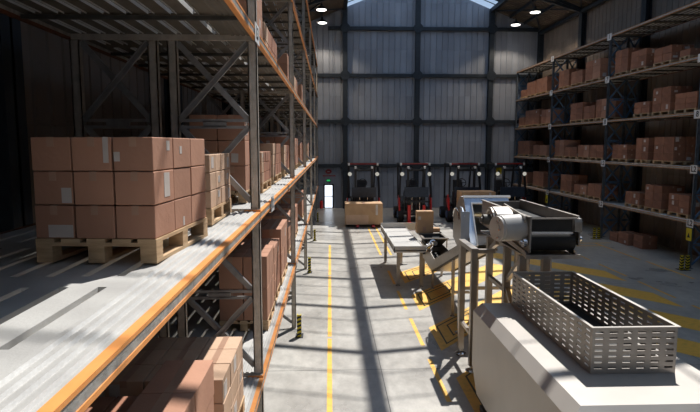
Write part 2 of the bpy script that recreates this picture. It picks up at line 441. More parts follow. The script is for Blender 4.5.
mk.build('chevron_hatching', M['paint'], fl)
ln.build('hatching_outline', M['paintline'], fl)

# ------------------------------------------------------------------ pallet racking
LV = [1.45, 3.29, 5.155, 7.00, 8.86]     # deck tops, left rack
LR = [1.55, 3.29, 5.035, 6.78, 8.525]    # deck tops, right rack
def deck_mesh(x0, x1, y0, y1, z, ridge_side):
    """slotted steel deck: ridges along the front edge, long slots between them, real openings"""
    mb = MB(); t = .03
    w = .045; xs = []
    inner = []
    s = 1 if ridge_side > 0 else -1
    front = x1 if s > 0 else x0; back = x0 if s > 0 else x1
    c = front-s*.36; slots = []
    while (c-back)*s > .12: slots.append((c-w/2, c+w/2)); c -= s*.19
    slots.sort()
    ycuts = []
    ph = 2.70 if s > 0 else 3.23
    cs = sorted({round(y0+ph+1.08*k, 3) for k in range(-4, 4)})
    cs = [q for q in cs if y0+.1 < q < y1-.1]
    edges = [y0+.05]+sum([[q-.115, q+.115] for q in cs], [])+[y1-.05]
    spans = [(edges[i], edges[i+1]) for i in range(0, len(edges)-1, 2)]
    spans = [sp for sp in spans if sp[1]-sp[0] > .2]
    # solid strips between slots
    px = x0
    for a, b in slots+[(x1, x1)]:
        mb.box(px, a, y0, y1, z-t, z); px = b
    for a, b in slots:
        prev = y0
        for u, v in spans+[(y1, y1)]:
            if u > prev: mb.box(a, b, prev, u, z-t, z)
            prev = v
    # folded lips round each slot
    for a, b in slots:
        for u, v in spans: mb.box(a-.006, a, u, v, z-.045, z-t); mb.box(b, b+.006, u, v, z-.045, z-t)
    # rounded ridges
    for k in range(4):
        c = front-s*(.045+.055*k)
        mb.prismy([(c-.022,z),(c-.012,z+.012),(c+.012,z+.012),(c+.022,z)], y0, y1)
        mb.prismy([(c-.022,z-t),(c-.012,z-t-.012),(c+.012,z-t-.012),(c+.022,z-t)], y0, y1)
    return mb
def beam_mesh(xf, s, y0, y1, z):
    """s=+1: outer face towards +X"""
    mb = MB(); xi = xf-s*.045
    def B(a, b, *r): 
        a, b = sorted((a, b)); mb.box(a, b, *r)
    B(xi, xf, y0, y1, z-.018, z+.006, 0) if False else None
    B(xf-s*.045, xf, y0, y1, z-.014, z+.004, *[0])
    B(xf-s*.045, xf, y0, y1, z-.085, z-.063, *[0])
    B(xf-s*.040, xf-s*.004, y0, y1, z-.066, z-.014, 1)
    return mb
def rack(name, label, x_front, x_posts, s, ys, mats, levels, plates, x_back):
    """s=+1: aisle face towards +X"""
    R = empty(name, (x_front, ys[0], 0), label, 'rack')
    pm, bm_, om, wm = mats
    pw = .095; pd = .08; sup = {'r': MB()}
    for i, y in enumerate(ys):
        fe = empty('upright_frame', (x_front, y, 0)); fe.parent = R; fe.location = tuple(Vector((x_front,y,0))-Vector((x_front,ys[0],0)))
        for xp in x_posts:
            p = MB(); x0, x1 = xp-pw/2, xp+pw/2; top = levels[-1]-.02
            # open C section with lips and punched look
            p.box(x0, x1, y-pd/2, y-pd/2+.012, 0, top); p.box(x0, x0+.012, y-pd/2, y+pd/2, 0, top); p.box(x1-.012, x1, y-pd/2, y+pd/2, 0, top)
            p.box(x0, x0+.03, y+pd/2-.012, y+pd/2, 0, top).box(x1-.03, x1, y+pd/2-.012, y+pd/2, 0, top)
            p.box(x0-.04, x1+.04, y-.09, y+.09, 0, .012)
            p.build('post', pm, fe)
        for xa, xb in zip(x_posts, x_posts[1:]):
            if abs(xa-xb) < .3: continue
            c = MB(); a = min(xa,xb)+pw/2; b = max(xa,xb)-pw/2; yy = y
            z = .22
            bays = []
            for li in range(len(levels)):
                zt_ = levels[li]-.10; zb = (levels[li-1]+.10) if li else .12
                mid = (zt_+zb)/2
                bays += [(zb, mid-.03), (mid+.03, zt_)]
                for q in (mid-.035, mid+.035): c.bar((a, yy, q), (b, yy, q), .03, .03)
                c.bar(((a+b)/2-.12, yy, mid), ((a+b)/2+.12, yy, mid), .03, .06)
            for zb, zt2 in bays:
                for off, (p, q) in ((-.014, ((a, zb), (b, zt2))), (.014, ((a, zt2), (b, zb)))):
                    P0 = (p[0], yy+off, p[1]); Q0 = (q[0], yy+off, q[1])
                    c.bar(P0, Q0, .025, .055, 0, up=(0,1,0) if False else (0,0,1))
                    d_ = (Vector(Q0)-Vector(P0)).normalized(); n_ = Vector((-d_.z,0,d_.x))
                    for sg in (-1, 1):
                        o_ = n_*sg*.026; c.bar(Vector(P0)+o_+Vector((0,off*1.1,0)), Vector(Q0)+o_+Vector((0,off*1.1,0)), .03, .008)
            c.build('cross_bracing', bm_, fe)
        for li, lv in enumerate(levels):
            fb = MB(); a = min(x_posts[0], x_posts[-1])-pw/2; b = max(x_posts[0], x_posts[-1])+pw/2
            fb.box(a, b, y-.078, y-.042, lv-.085, lv+.03); fb.build('header_bar', pm, fe)
            if s > 0:
                xf = x_front
                MB().box(xf-.17, xf-.005, y-.09, y-.045, lv+.006, lv+.022).build('bracket', om, fe)
    for y0, y1 in zip(ys, ys[1:]):
        for lv in levels:
            beam_mesh(x_front, s, y0+.0, y1-.0, lv).build('beam', [om, wm], R)
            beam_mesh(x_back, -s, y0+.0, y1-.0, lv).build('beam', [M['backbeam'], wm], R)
            a, b = sorted((x_front-s*.046, x_back+s*.046))
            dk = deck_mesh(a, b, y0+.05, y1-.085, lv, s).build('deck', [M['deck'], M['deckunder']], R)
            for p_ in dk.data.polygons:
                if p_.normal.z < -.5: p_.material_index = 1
            for k in range(1, 6):
                yy = y0+(y1-y0)*k/6
                if ys.index(y0) < 4-(1 if s > 0 else 0):
                    if 'm' not in sup: sup['m'] = MB().box(a, b, -.02, .02, -.08, -.047).mesh('deck_support', M['support'], off=(x_front, 0, 0))
                    so_ = bpy.data.objects.new('deck_support', sup['m']); COL.objects.link(so_); so_.parent = R; so_.location = (0, yy-ys[0], lv)
                else: sup['r'].box(a, b, yy-.02, yy+.02, lv-.08, lv-.047)
    tag(sup['r'].build('deck_support', M['support'], R), kind='stuff')
    for (li, y, txt) in plates:
        lv = levels[li]
        a, b = sorted((x_front+s*.001, x_front+s*.006))
        if s > 0:
            pl = MB().box(a, b, y-.16, y+.16, lv-.13, lv+.06).build('label_plate', M['white'], R)
            t = text('plate_text', txt, .17, (b+.0005, y, lv-.035), (PI/2,0,PI/2), M['black'], pl)
        else:
            pl = MB().box(a, b, y-.17, y+.17, lv-.20, lv+.07).build('label_plate', M['white'], R)
            t = text('plate_text', txt, .25, (a-.0005, y, lv-.065), (PI/2,0,-PI/2), M['black'], pl)
    return R
FL = [5.9+5.8*k for k in range(-1, 6)]; FL[-1] = 34.3
FR = [5.4+5.85*k for k in range(0, 5)]+[34.35]
RL = rack('pallet_rack', 'long grey and orange pallet rack along the left wall with slotted decks', -.74, [-.805, -1.63, -1.83, -2.62], 1, FL,
     (M['post'], M['brace'], M['orange'], M['web']), LV, [(2, 5.75, 'L3'), (1, 7.0, 'L2')] + [(l, y, 'L%d' % (l+1)) for y in FL[2:5] for l in (0,)], -2.68)
rp = []
for y in FR[:-1]:
    for l, tx in ((0,'L2'),(1,'L2'),(2,'8'),(3,'7'),(4,'1')): rp.append((l, y, tx))
RR = rack('pallet_rack', 'long blue-grey pallet rack with dull orange beams along the right wall', 11.62, [11.69, 12.42, 13.0-.05], -1, FR,
     (M['bluepost'], M['bluebrace'], M['orangedull'], M['web']), LR, rp, 12.99)
# ------------------------------------------------------------------ column guards
def guard(x, y, s, label):
    g = empty('column_guard', (x, y, 0), label, 'column guard', 'striped column guards')
    for k, dx in enumerate((0, s*.19)) if s < 0 else ((0, 0),):
        xx = x+(dx if s < 0 else 0)
        p = MB(); p.box(xx-.042, xx+.042, y-.10, y-.08, 0, .48, 0).box(xx-.042, xx-.03, y-.08, y+.0, 0, .48, 0).box(xx+.03, xx+.042, y-.08, y+.0, 0, .48, 0)
        for j in range(5):
            z = .03+.09*j
            for (a, b) in ((y-.104, y-.10),):
                p.prismy([(xx-.042,z),(xx+.042,z+.035),(xx+.042,z+.08),(xx-.042,z+.045)], a, b, 1)
            for xs_ in (xx-.046, xx+.042): p.prismx([(y-.10,z),(y+.0,z+.035),(y+.0,z+.08),(y-.10,z+.045)], xs_, xs_+.004, 1)
        p.build('guard_plate', [M['yellow'], M['black']], g)
    MB().box(min(x,x+s*.19 if s<0 else x)-.08, max(x,x+s*.19 if s<0 else x)+.08, y-.15, y+.13, 0, .012).build('base_plate', M['dark'], g)
ordn = ['nearest', 'second', 'third', 'fourth', 'farthest']
for i, y in enumerate(FL[2:6]):
    guard(-.66, y-.50, 1, 'yellow and black striped guard at the %s visible upright of the left rack' % ordn[i])
for i, y in enumerate(FR[1:5]):
    guard(11.47, y-.18, -1, 'yellow and black striped guard at foot of %s right rack upright' % ordn[i+1 if i else 0])

# ------------------------------------------------------------------ pallets
def pallet_parts(w, l, h=.144):
    """w along X, l along Y, origin at base centre"""
    e = empty('wooden_pallet', (0,0,0)); x0 = -w/2; y0 = -l/2
    bw = w*.155; gap = (w-5*bw)/4
    for k in range(5): MB().box(x0+k*(bw+gap), x0+k*(bw+gap)+bw, y0, y0+l, h-.022, h).build('top_board', M['wood'], e)
    for yy in (y0, -.05, y0+l-.1): MB().box(x0, x0+w, yy, yy+.1, h-.044, h-.0222).build('cross_board', M['wood'], e)
    for xx in (x0, -.05, x0+w-.1):
        MB().box(xx, xx+.1, y0, y0+l, 0, .0218).build('bottom_board', M['wood'], e)
        for yy in (y0, -.05, y0+l-.1): MB().box(xx+.001, xx+.099, yy+.001, yy+.099, .022, h-.0445).build('block', M['wood'], e)
    return e
def pallet_single(w, l, h=.144):
    mb = MB(); x0 = -w/2; y0 = -l/2; bw = w*.155; gap = (w-5*bw)/4
    for k in range(5): mb.box(x0+k*(bw+gap), x0+k*(bw+gap)+bw, y0, y0+l, h-.022, h)
    for yy in (y0, -.05, y0+l-.1): mb.box(x0, x0+w, yy, yy+.1, h-.044, h-.022)
    for xx in (x0, -.05, x0+w-.1):
        mb.box(xx, xx+.1, y0, y0+l, 0, .022)
        for yy in (y0, -.05, y0+l-.1): mb.box(xx, xx+.1, yy, yy+.1, .022, h-.044)
    return mb.mesh('wooden_pallet', M['wood'])
PCACHE = {}
def pallet(x0, x1, y0, y1, z, label, near=False, rack_group='pallets on the racks'):
    w, l = round(x1-x0, 2), round(y1-y0, 2)
    loc = ((x0+x1)/2, (y0+y1)/2, z)
    if near:
        o = pallet_parts(w, l); o.location = loc
        return tag(o, label, 'pallet', rack_group)
    w = round(w, 1) if False else w
    key = (w, l)
    if key not in PCACHE: PCACHE[key] = pallet_single(w, l)
    o = bpy.data.objects.new('wooden_pallet', PCACHE[key]); COL.objects.link(o); o.location = loc
    return tag(o, label, 'pallet', rack_group)

# ------------------------------------------------------------------ boxes
BC = {}
def box_mesh(w, l, h, matn, var):
    key = (round(w,3), round(l,3), round(h,3), matn, var)
    if key in BC: return BC[key]
    me = MB().box(-w/2, w/2, -l/2, l/2, 0, h).mesh('cardboard_box', [M[matn], M['tape'], M['lab']], bevel=.004)
    bm = bmesh.new(); bm.from_mesh(me)
    def slab(x0,x1,y0,y1,z0,z1,mi):
        vs = [bm.verts.new(v) for v in [(x0,y0,z0),(x1,y0,z0),(x1,y1,z0),(x0,y1,z0),(x0,y0,z1),(x1,y0,z1),(x1,y1,z1),(x0,y1,z1)]]
        for f in [(0,3,2,1),(4,5,6,7),(0,1,5,4),(1,2,6,5),(2,3,7,6),(3,0,4,7)]:
            fc = bm.faces.new([vs[i] for i in f]); fc.material_index = mi
    t = .0016; tw = min(.03, w*.09)
    # top tape with its two ends folded down
    slab(-tw, tw, -l/2, l/2, h-.0005, h+t, 1)
    slab(-tw, tw, -l/2-t, -l/2+.0005, h*.72, h, 1); slab(-tw, tw, l/2-.0005, l/2+t, h*.72, h, 1)
    bm.to_mesh(me); bm.free(); BC[key] = me
    return me
LC = {}
def lab_mesh(w, h):
    key = (round(w,3), round(h,3))
    if key not in LC: LC[key] = MB().box(-w/2, w/2, -.0012, .0006, -h/2, h/2).mesh('paper_label', M['lab'])
    return LC[key]
ALLB = []     # (priority, dict)
LAYN = {1: ['single'], 2: ['lower', 'upper'], 3: ['bottom', 'middle', 'top'], 4: ['bottom', 'second', 'third', 'top'], 5: ['bottom','second','third','fourth','top']}
ROWN = {1: ['whole-depth'], 2: ['front', 'rear'], 3: ['front', 'centre', 'rear'], 4: ['front', 'second', 'third', 'rear'], 5: ['front','second','third','fourth','rear']}
COLN = {1: ['full-width'], 2: ['wall-side', 'aisle-side'], 3: ['wall-side', 'middle', 'aisle-side'], 4: ['wall-side', 'inner', 'outer', 'aisle-side']}
def stack(x0, x1, y0, y1, z, ztop, nx, ny, nz, matn, where, aisle=1, near=False, pal=True, drop=(), labels=.3, colour='brown', rot=0, cust=None, gap=.010):
    zp = z
    if pal:
        po_ = pallet(x0, x1, y0, y1, z+.013, 'wooden pallet carrying '+colour+' boxes, '+where, near)
        if rot: v = Matrix.Rotation(rot, 3, 'Z') @ (po_.location-Vector((x1, y0, 0)))+Vector((x1, y0, 0)); po_.location = v; po_.rotation_euler = (0,0,rot)
        zp = z+.013+.145
    H = (ztop-zp)/nz; W = (x1-x0)/nx; L = (y1-y0)/ny
    for k in range(nz):
        for j in range(ny):
            for i in range(nx):
                if (i, j, k) in drop: continue
                if nx > 2 and ny > 2 and nz > 2 and 0 < i < nx-1 and 0 < j < ny-1 and k < nz-1: continue
                if 0 < i < nx-1 and 0 < j < ny-1 and k < nz-1 and nx > 2 and ny > 2: continue
                hh = H
                cx = x0+W*(i+.5)+random.uniform(-.003,.003); cy = y0+L*(j+.5)+random.uniform(-.003,.003); cz = zp+H*k+.0015
                ci = i if aisle > 0 else nx-1-i
                if rot: v = Matrix.Rotation(rot, 3, 'Z') @ Vector((cx-x1, cy-y0, 0)); cx, cy = x1+v.x, y0+v.y
                lab = '%s %s %s %s box, %s' % (LAYN[nz][k], ROWN[ny][j], COLN[nx][ci], colour, where)
                exposed = (k == nz-1) or j == 0 or ci == nx-1
                dist = max(cy, 1.5)
                pr = (W*hh if j == 0 else 0)*1.0+(L*hh*abs(cx)/dist if ci == nx-1 else 0)+(W*L*abs(4-cz)/dist if k == nz-1 and cz < 4 else 0)
                pr = (pr+1e-4)/dist**2
                ALLB.append((pr, dict(cust=(cust or {}).get((i,j,k), []), rot=rot, dims=(W-gap, L-gap, hh-.006), loc=(cx,cy,cz), mat=matn, label=lab, exposed=exposed, j=j, a=(ci == nx-1), aisle=aisle, near=near, lp=labels, top=(k == nz-1))))

# ---- left rack, second deck (z 3.29)
Z1, Z2, Z3, Z4 = LV[0]+.012, LV[1]+.012, LV[2]+.012, LV[3]+.012
stack(-1.755, -1.025, 3.22, 4.22, LV[1], 4.05, 3, 3, 3, 'card', 'nearest pallet, left rack', near=True, labels=0, rot=-math.radians(4.5), cust={
    (1,0,2): [('f',.87,.62,.032,.15)], (2,0,2): [('f',.09,.42,.035,.055), ('s',.75,.75,.05,.06)], (0,0,1): [('f',.84,.28,.06,.09)],
    (0,0,0): [('f',.66,.22,.15,.075)], (2,0,1): [('s',.62,.55,.09,.15)], (2,1,0): [('s',.5,.2,.03,.06)], (2,1,2): [('s',.4,.6,.04,.05)]})
stack(-1.57, -1.03, 4.76, 5.72, LV[1], 3.92, 2, 4, 3, 'cardlight', 'second small pallet, left second deck', near=True, colour='tan')
stack(-1.67, -1.01, 6.62, 7.62, LV[1], 4.36, 2, 3, 3, 'card', 'tall stack behind first left upright, second deck', near=True)
stack(-1.60, -.98, 7.95, 9.15, LV[1], 3.90, 2, 5, 3, 'cardlight', 'low stack, middle of second bay, left second deck', near=True, colour='tan')
stack(-1.80, -1.0, 9.7, 11.3, LV[1], 4.03, 2, 4, 3, 'cardlight', 'stack before second left upright, second deck', colour='tan')
stack(-1.80, -1.0, 12.1, 13.4, LV[1], 4.0, 2, 3, 3, 'cardlight', 'stack after second left upright, second deck', colour='tan')
stack(-1.80, -.98, 13.9, 15.2, LV[1], 4.25, 2, 2, 3, 'card', 'middle stack, third bay, left second deck')
stack(-1.80, -.98, 15.6, 16.9, LV[1], 4.2, 2, 2, 3, 'card', 'far stack, third bay, left second deck')
stack(-1.80, -.98, 18.3, 19.5, LV[1], 4.1, 2, 2, 3, 'card', 'near stack, fourth bay, left second deck')
stack(-1.80, -.98, 20.5, 21.8, LV[1], 4.0, 2, 2, 3, 'cardlight', 'far stack, fourth bay, left second deck', colour='tan')
stack(-1.80, -.98, 24.3, 25.7, LV[1], 4.1, 2, 2, 2, 'cardlight', 'stack in fifth bay, left second deck', colour='tan')
# ---- left rack, first deck
stack(-1.95, -.87, 2.85, 3.95, LV[0], 2.42, 3, 2, 3, 'card', 'nearest stack on the left bottom deck', near=True, drop={(0,0,2),(0,1,2),(1,0,2),(1,1,2)})
stack(-1.75, -.83, 4.08, 5.06, LV[0], 2.20, 3, 3, 3, 'cardlight', 'second stack on the left bottom deck', near=True, colour='tan')
stack(-1.52, -.86, 7.32, 8.25, LV[0], 2.50, 2, 3, 2, 'card', 'stack behind first left upright, bottom deck', near=True, colour='brown')
stack(-1.50, -.88, 8.5, 9.4, LV[0], 2.40, 2, 2, 3, 'card', 'middle stack, second bay, left bottom deck', near=True)
stack(-1.60, -.88, 9.75, 11.1, LV[0], 2.50, 2, 2, 2, 'card', 'stack before second left upright, bottom deck')
stack(-1.70, -.95, 12.4, 13.6, LV[0], 2.40, 2, 2, 3, 'card', 'near stack, third bay, left bottom deck')
stack(-1.70, -.95, 14.8, 16.0, LV[0], 2.30, 2, 2, 2, 'card', 'far stack, third bay, left bottom deck')
stack(-1.70, -.95, 18.4, 19.7, LV[0], 2.40, 2, 2, 2, 'card', 'stack in fourth bay, left bottom deck')
# ---- left rack, third and fourth decks (seen from below through the gaps)
stack(-1.75, -.86, 6.15, 7.3, LV[2], 6.25, 2, 2, 3, 'card', 'stack after first left upright, third deck')
stack(-1.75, -.95, 8.3, 10.2, LV[2], 5.80, 2, 4, 2, 'cardlight', 'middle stack, second bay, left third deck', colour='tan')
stack(-1.75, -.92, 12.3, 13.6, LV[2], 6.0, 2, 2, 3, 'card', 'near stack, third bay, left third deck')
stack(-1.75, -.92, 14.6, 15.9, LV[2], 5.8, 2, 2, 2, 'cardlight', 'far stack, third bay, left third deck', colour='tan')
stack(-1.75, -.92, 18.4, 19.8, LV[2], 6.0, 2, 2, 2, 'card', 'stack in fourth bay, left third deck')
stack(-1.75, -.92, 12.6, 13.9, LV[3], 7.9, 2, 2, 2, 'card', 'stack in third bay, left fourth deck')

# ---- right rack
bayn = {0: 'second bay', 1: 'third bay', 2: 'far bay'}
S = {
 (0,3): [(22.75,21.77,1.05,2,3),(21.55,20.5,.82,2,3),(20.0,18.95,.67,2,2),(18.5,17.95,.38,1,1)],
 (0,2): [(21.13,20.1,.59,2,2),(19.92,18.85,1.0,2,3),(18.6,17.45,.70,2,3)],
 (0,1): [(22.6,21.45,.73,3,3),(20.85,20.0,.98,2,3),(19.66,18.5,1.0,2,3)],
 (0,0): [(21.4,20.4,.63,2,2),(20.05,19.0,1.0,2,3),(18.6,17.5,.79,2,3)],
 (1,3): [(28.35,27.15,.97,2,3),(26.9,25.7,.74,2,2),(25.4,24.0,1.0,2,3)],
 (1,2): [(26.82,25.5,.97,2,3),(25.4,24.3,.74,2,2),(24.22,23.25,.95,2,3)],
 (1,1): [(28.5,27.4,.97,2,3),(27.3,25.95,.61,2,2),(25.8,24.7,.71,2,2),(24.55,23.4,.71,2,2)],
 (1,0): [(27.6,26.35,.97,2,3),(26.05,24.75,.57,2,2),(24.6,23.4,.72,2,2)],
 (2,3): [(34.0,33.1,.55,2,2),(32.95,31.6,.9,2,3),(31.45,29.9,.93,2,3)],
 (2,2): [(34.2,33.2,.65,2,2),(33.05,30.9,1.0,3,3),(30.55,29.2,.9,2,2)],
 (2,1): [(34.2,32.2,.96,3,3),(31.6,29.6,.71,2,2)],
 (2,0): [(33.3,32.4,.8,2,2),(31.46,29.9,.95,2,3)],
}
ordw = ['first', 'second', 'third', 'fourth']
lvn = ['bottom deck', 'second deck', 'third deck', 'fourth deck']
ci = 0
for (b, l), L_ in S.items():
    L2 = sorted(L_, key=lambda t: t[1])
    for n, (ya, yb, hh, ny, nz) in enumerate(L2):
        xd = random.uniform(.78, .92)
        stack(11.80, 11.80+xd, yb, ya, LR[l], LR[l]+hh, 2 if hh < .9 or random.random() < .5 else 1, ny, nz, 'carddark' if random.random() < .72 else 'card',
              '%s pallet, %s, %s, right rack' % (ordw[n], lvn[l], bayn[b]), aisle=-1, gap=.022, labels=.35, colour='brown')
        ci += 1
for n, (xa, ya, yb, hh, ny) in enumerate([(11.85,22.55,21.95,.36,1),(11.85,21.85,21.1,.48,1),(12.0,21.0,20.35,.52,1)]):
    stack(xa, xa+.6, yb, ya, 0, hh, 1, ny, 2, 'carddark', '%s floor stack beneath the right rack' % ['farthest','middle','nearest'][n], aisle=-1, pal=False, labels=.2)

ALLB.sort(key=lambda t: -t[0])
SH = MB(); rest = 0
for n, (pr, b) in enumerate(ALLB):
    w, l, h = b['dims']
    if n < 300:
        o = bpy.data.objects.new('cardboard_box', box_mesh(w, l, h, b['mat'], 0)); COL.objects.link(o); o.location = b['loc']
        o.rotation_euler = (0, 0, b['rot']+random.uniform(-.006, .006))
        tag(o, b['label'], 'box', 'cardboard boxes stacked on pallets')
        rr = random.random()
        for (fc, u_, v_, lw, lh) in b['cust']:
            c = bpy.data.objects.new('paper_label', lab_mesh(lw, lh)); COL.objects.link(c); c.parent = o
            if fc == 'f': c.location = ((u_-.5)*w, -l/2-.0006, v_*h)
            else: c.location = (w/2+.0006, (u_-.5)*l, v_*h); c.rotation_euler = (0, 0, PI/2)
        if b['exposed'] and rr < b['lp']:
            # paper label on the face that shows
            if b['j'] == 0 and (random.random() < .5 or not b['a']):
                lw = random.choice((.07,.10,.14))*min(1.2, w/.25); lh = random.choice((.09,.13,.06))*min(1.2, h/.2)
                c = bpy.data.objects.new('paper_label', lab_mesh(lw, lh)); COL.objects.link(c); c.parent = o
                c.location = (random.uniform(-.5,.5)*(w-lw)*.8, -l/2-.0006, h/2+random.uniform(-.4,.4)*(h-lh)); c.rotation_euler = (0, random.uniform(-.05,.05), 0)
            elif b['a']:
                lw = .10*min(1.2, l/.25); lh = random.choice((.13,.08))*min(1.2, h/.2)
                c = bpy.data.objects.new('paper_label', lab_mesh(lw, lh)); COL.objects.link(c); c.parent = o
                c.location = (b['aisle']*(w/2+.0006), random.uniform(-.3,.3)*(l-lw), h/2+random.uniform(-.3,.3)*(h-lh)); c.rotation_euler = (0, 0, b['aisle']*PI/2)
    else:
        cx, cy, cz = b['loc']; SH.box(cx-w/2, cx+w/2, cy-l/2, cy+l/2, cz, cz+h)
if SH.v:
    o = SH.build('cardboard_box_stock', M['carddark'], bevel=.004)
    tag(o, 'the remaining brown cardboard boxes far back in the pallet stacks', 'boxes', kind='stuff')

# ------------------------------------------------------------------ work table
tb = empty('work_table', (2.18, 16.6, 0), 'stainless steel tray table with raised back rim in the sunlit aisle', 'table')
tx0, tx1, ty0, ty1 = 1.74, 2.62, 14.62, 18.66
t = MB().box(tx0, tx1, ty0, ty1, 1.12, 1.15)
t.box(tx0, tx0+.02, ty0, ty1, 1.08, 1.26).box(tx0, tx1, ty0, ty0+.02, 1.08, 1.26).box(tx1-.02, tx1, ty0+.6, ty1, 1.08, 1.17)
t.build('table_top', M['tray'], tb)
MB().box(tx0, tx1+.35, ty1-.02, ty1, 1.08, 1.33).build('back_rim', M['tray'], tb)
for x, y in ((tx0+.19, 15.25), (tx0+.14, 18.35), (tx1-.06, 15.1), (tx1-.25, 18.0)):
    l = MB().box(x-.045, x+.045, y-.045, y+.045, .05, 1.115)
    lo = l.build('leg', M['stain'], tb); MB().lathe(x, y, [(.075,0),(.07,.015),(.025,.04),(.02,.06)], 14).build('foot', M['chrome'], lo, smooth=True)

# infeed hopper at the table end
hp = empty('infeed_hopper', (3.0, 16.2, 0), 'small black funnel hopper with a flat steel flange beside the tray table', 'hopper')
hx0, hx1, hy0, hy1 = 2.72, 3.42, 15.65, 17.0
f = MB()
for a in ((hx0-.03, hx1+.03, hy0-.03, hy0+.04), (hx0-.03, hx1+.03, hy1-.45, hy1+.03), (hx0-.03, hx0+.04, hy0, hy1), (hx1-.04, hx1+.03, hy0, hy1)): f.box(*a, 1.27, 1.30)
f.build('flange', M['stain'], hp)
a_, b_ = [(hx0,hy0),(hx1,hy0),(hx1,hy1-.4),(hx0,hy1-.4)], [(hx0+.16,hy0+.3),(hx1-.16,hy0+.3),(hx1-.16,hy1-.75),(hx0+.16,hy1-.75)]
g = MB(); vs = [(x,y,1.27) for x,y in a_]+[(x,y,.98) for x,y in b_]; g.add(vs, [(0,1,5,4),(1,2,6,5),(2,3,7,6),(3,0,4,7)])
vs2 = [(x+(3.02-x)*.05,y+(16.1-y)*.05,1.268) for x,y in a_]+[(x+(3.02-x)*.1,y+(16.1-y)*.1,.985) for x,y in b_]; g.add(vs2, [(0,4,5,1),(1,5,6,2),(2,6,7,3),(3,7,4,0)])
g.build('funnel', M['rubber'], hp)
for x, y in ((2.86, 16.75), (3.42, 16.75), (2.86, 15.75), (3.42, 15.75)):
    MB().box(x-.011, x+.011, y-.03, y+.03, 1.001, 1.27).build('leg', M['stain'], hp)
bx = MB().box(2.66, 3.17, 16.55, 16.85, 1.305, 1.98); bo = bx.build('cardboard_box', M['cardtan'], bevel=.006, origin=(2.91,16.7,1.305))
tag(bo, 'upright brown cardboard box standing on the hopper flange by the tray table', 'box')
MB().box(2.70, 2.78, 16.545, 16.55, 1.72, 1.82).build('paper_label', M['lab'], bo)
MB().box(2.84, 2.94, 16.546, 16.55, 1.36, 1.50).build('printed_mark', M['tape'], bo)
MB().box(2.895, 2.935, 16.55, 16.85, 1.98, 1.982).build('tape_strip', M['tape'], bo)
b2 = MB().box(3.2, 3.42, 16.75, 17.0, 1.305, 1.42).build('cardboard_box', M['cardtan'], bevel=.004, origin=(3.31,16.87,1.305)); tag(b2, 'small brown carton lying right behind the upright box on the flange', 'box')

# ------------------------------------------------------------------ inclined conveyor
ic = empty('inclined_conveyor', (3.0, 12, 0), 'inclined stainless trough conveyor rising from the hopper to the blue hood', 'conveyor')
ix0, ix1 = 2.86, 3.42
ya, yb_ = 15.0, 11.0
def zi(y): return .46+(ya-y)*.35
def zl(y): return .46+(y-ya)*.07
for x in (ix0, ix1):
    MB().prismx([(ya,zi(ya)),(yb_,zi(yb_)),(yb_,zi(yb_)+.24),(ya-.3,zi(ya)+.42),(15.5,.98),(16.9,1.0),(16.9,zl(16.9))], x-.012, x+.012).build('side_wall', M['stain'], ic)
    MB().bar((x,ya,zi(ya)), (x,yb_,zi(yb_)), .05, .05).build('rail', M['support'], ic)
MB().prismx([(ya,zi(ya)+.06),(yb_,zi(yb_)+.06),(yb_,zi(yb_)+.09),(ya,zi(ya)+.09),(16.85,zl(16.85)+.09),(16.85,zl(16.85)+.06)], ix0+.026, ix1-.026).build('belt', M['rubber'], ic)
MB().prismx([(ya,zi(ya)+.0),(yb_,zi(yb_)+.0),(yb_,zi(yb_)+.03),(ya,zi(ya)+.03),(16.85,zl(16.85)+.03),(16.85,zl(16.85))], ix0+.026, ix1-.026).build('under_pan', M['stain'], ic)
MB().box(ix0+.013, ix1-.013, 16.86, 16.88, .62, .99).build('end_plate', M['stain'], ic)
f = MB(); f.cyl((2.70,15.1,1.12),(2.845,15.1,1.12),.12,18); f.build('gear_case', M['chrome'], ic, smooth=True)
f = MB(); f.cyl((2.77,15.1,1.12),(2.77,14.5,1.38),.085,16).cyl((2.77,14.5,1.38),(2.77,14.15,1.42),.06,14); f.build('pipe_elbow', M['chrome'], ic, smooth=True)
f = MB(); f.cyl((2.72,16.2,.80),(2.845,16.2,.80),.09,16); f.build('end_bearing', M['dark'], ic, smooth=True)
for y in (16.4, 14.9, 12.4):
    for x in (ix0, ix1):
        zt_ = zi(y)-.03 if y < ya else zl(y)-.005
        l = MB().box(x-.03, x+.03, y-.03, y+.03, .03, zt_); lo = l.build('leg', M['stain'], ic); MB().lathe(x, y, [(.06,0),(.055,.012),(.02,.03)], 12).build('foot', M['chrome'], lo)
MB().box(ix0+.03, ix1-.03, 12.37, 12.43, .55, .60).build('cross_rail', M['stain'], ic)

# ------------------------------------------------------------------ hood over the transfer point
hd = empty('transfer_hood', (3.0, 10.6, 0), 'tilted pale blue steel hood frame on tall legs beside the raised conveyor', 'hood')
A0 = (10.12, 2.02); A1 = (10.80, 2.97)   # (y,z) bottom and top of the tilted front plate
def fp(x, t, off=0):                     # point on the tilted plate
    y = A0[0]+(A1[0]-A0[0])*t; z = A0[1]+(A1[1]-A0[1])*t; n = Vector((0,-(A1[1]-A0[1]),(A1[0]-A0[0]))).normalized()
    return (x, y+n.y*off, z+n.z*off)
def plate(xa, xb, ta, tb, th=.03, off=0):
    mb = MB(); vs = [fp(xa,ta,off),fp(xb,ta,off),fp(xb,tb,off),fp(xa,tb,off),fp(xa,ta,off+th),fp(xb,ta,off+th),fp(xb,tb,off+th),fp(xa,tb,off+th)]
    return mb.add(vs, [(0,3,2,1),(4,5,6,7),(0,1,5,4),(1,2,6,5),(2,3,7,6),(3,0,4,7)])
XF[0] = lambda x, y, z: (2.86+(x-2.62)*1.14, y+.80, z-.08)
p = plate(2.62, 2.73, 0, 1); q = plate(2.731, 3.46, .86, 1); p.v += []; 
p.build('left_flange', M['bluesteel'], hd); q.build('top_flange', M['bluesteel'], hd)
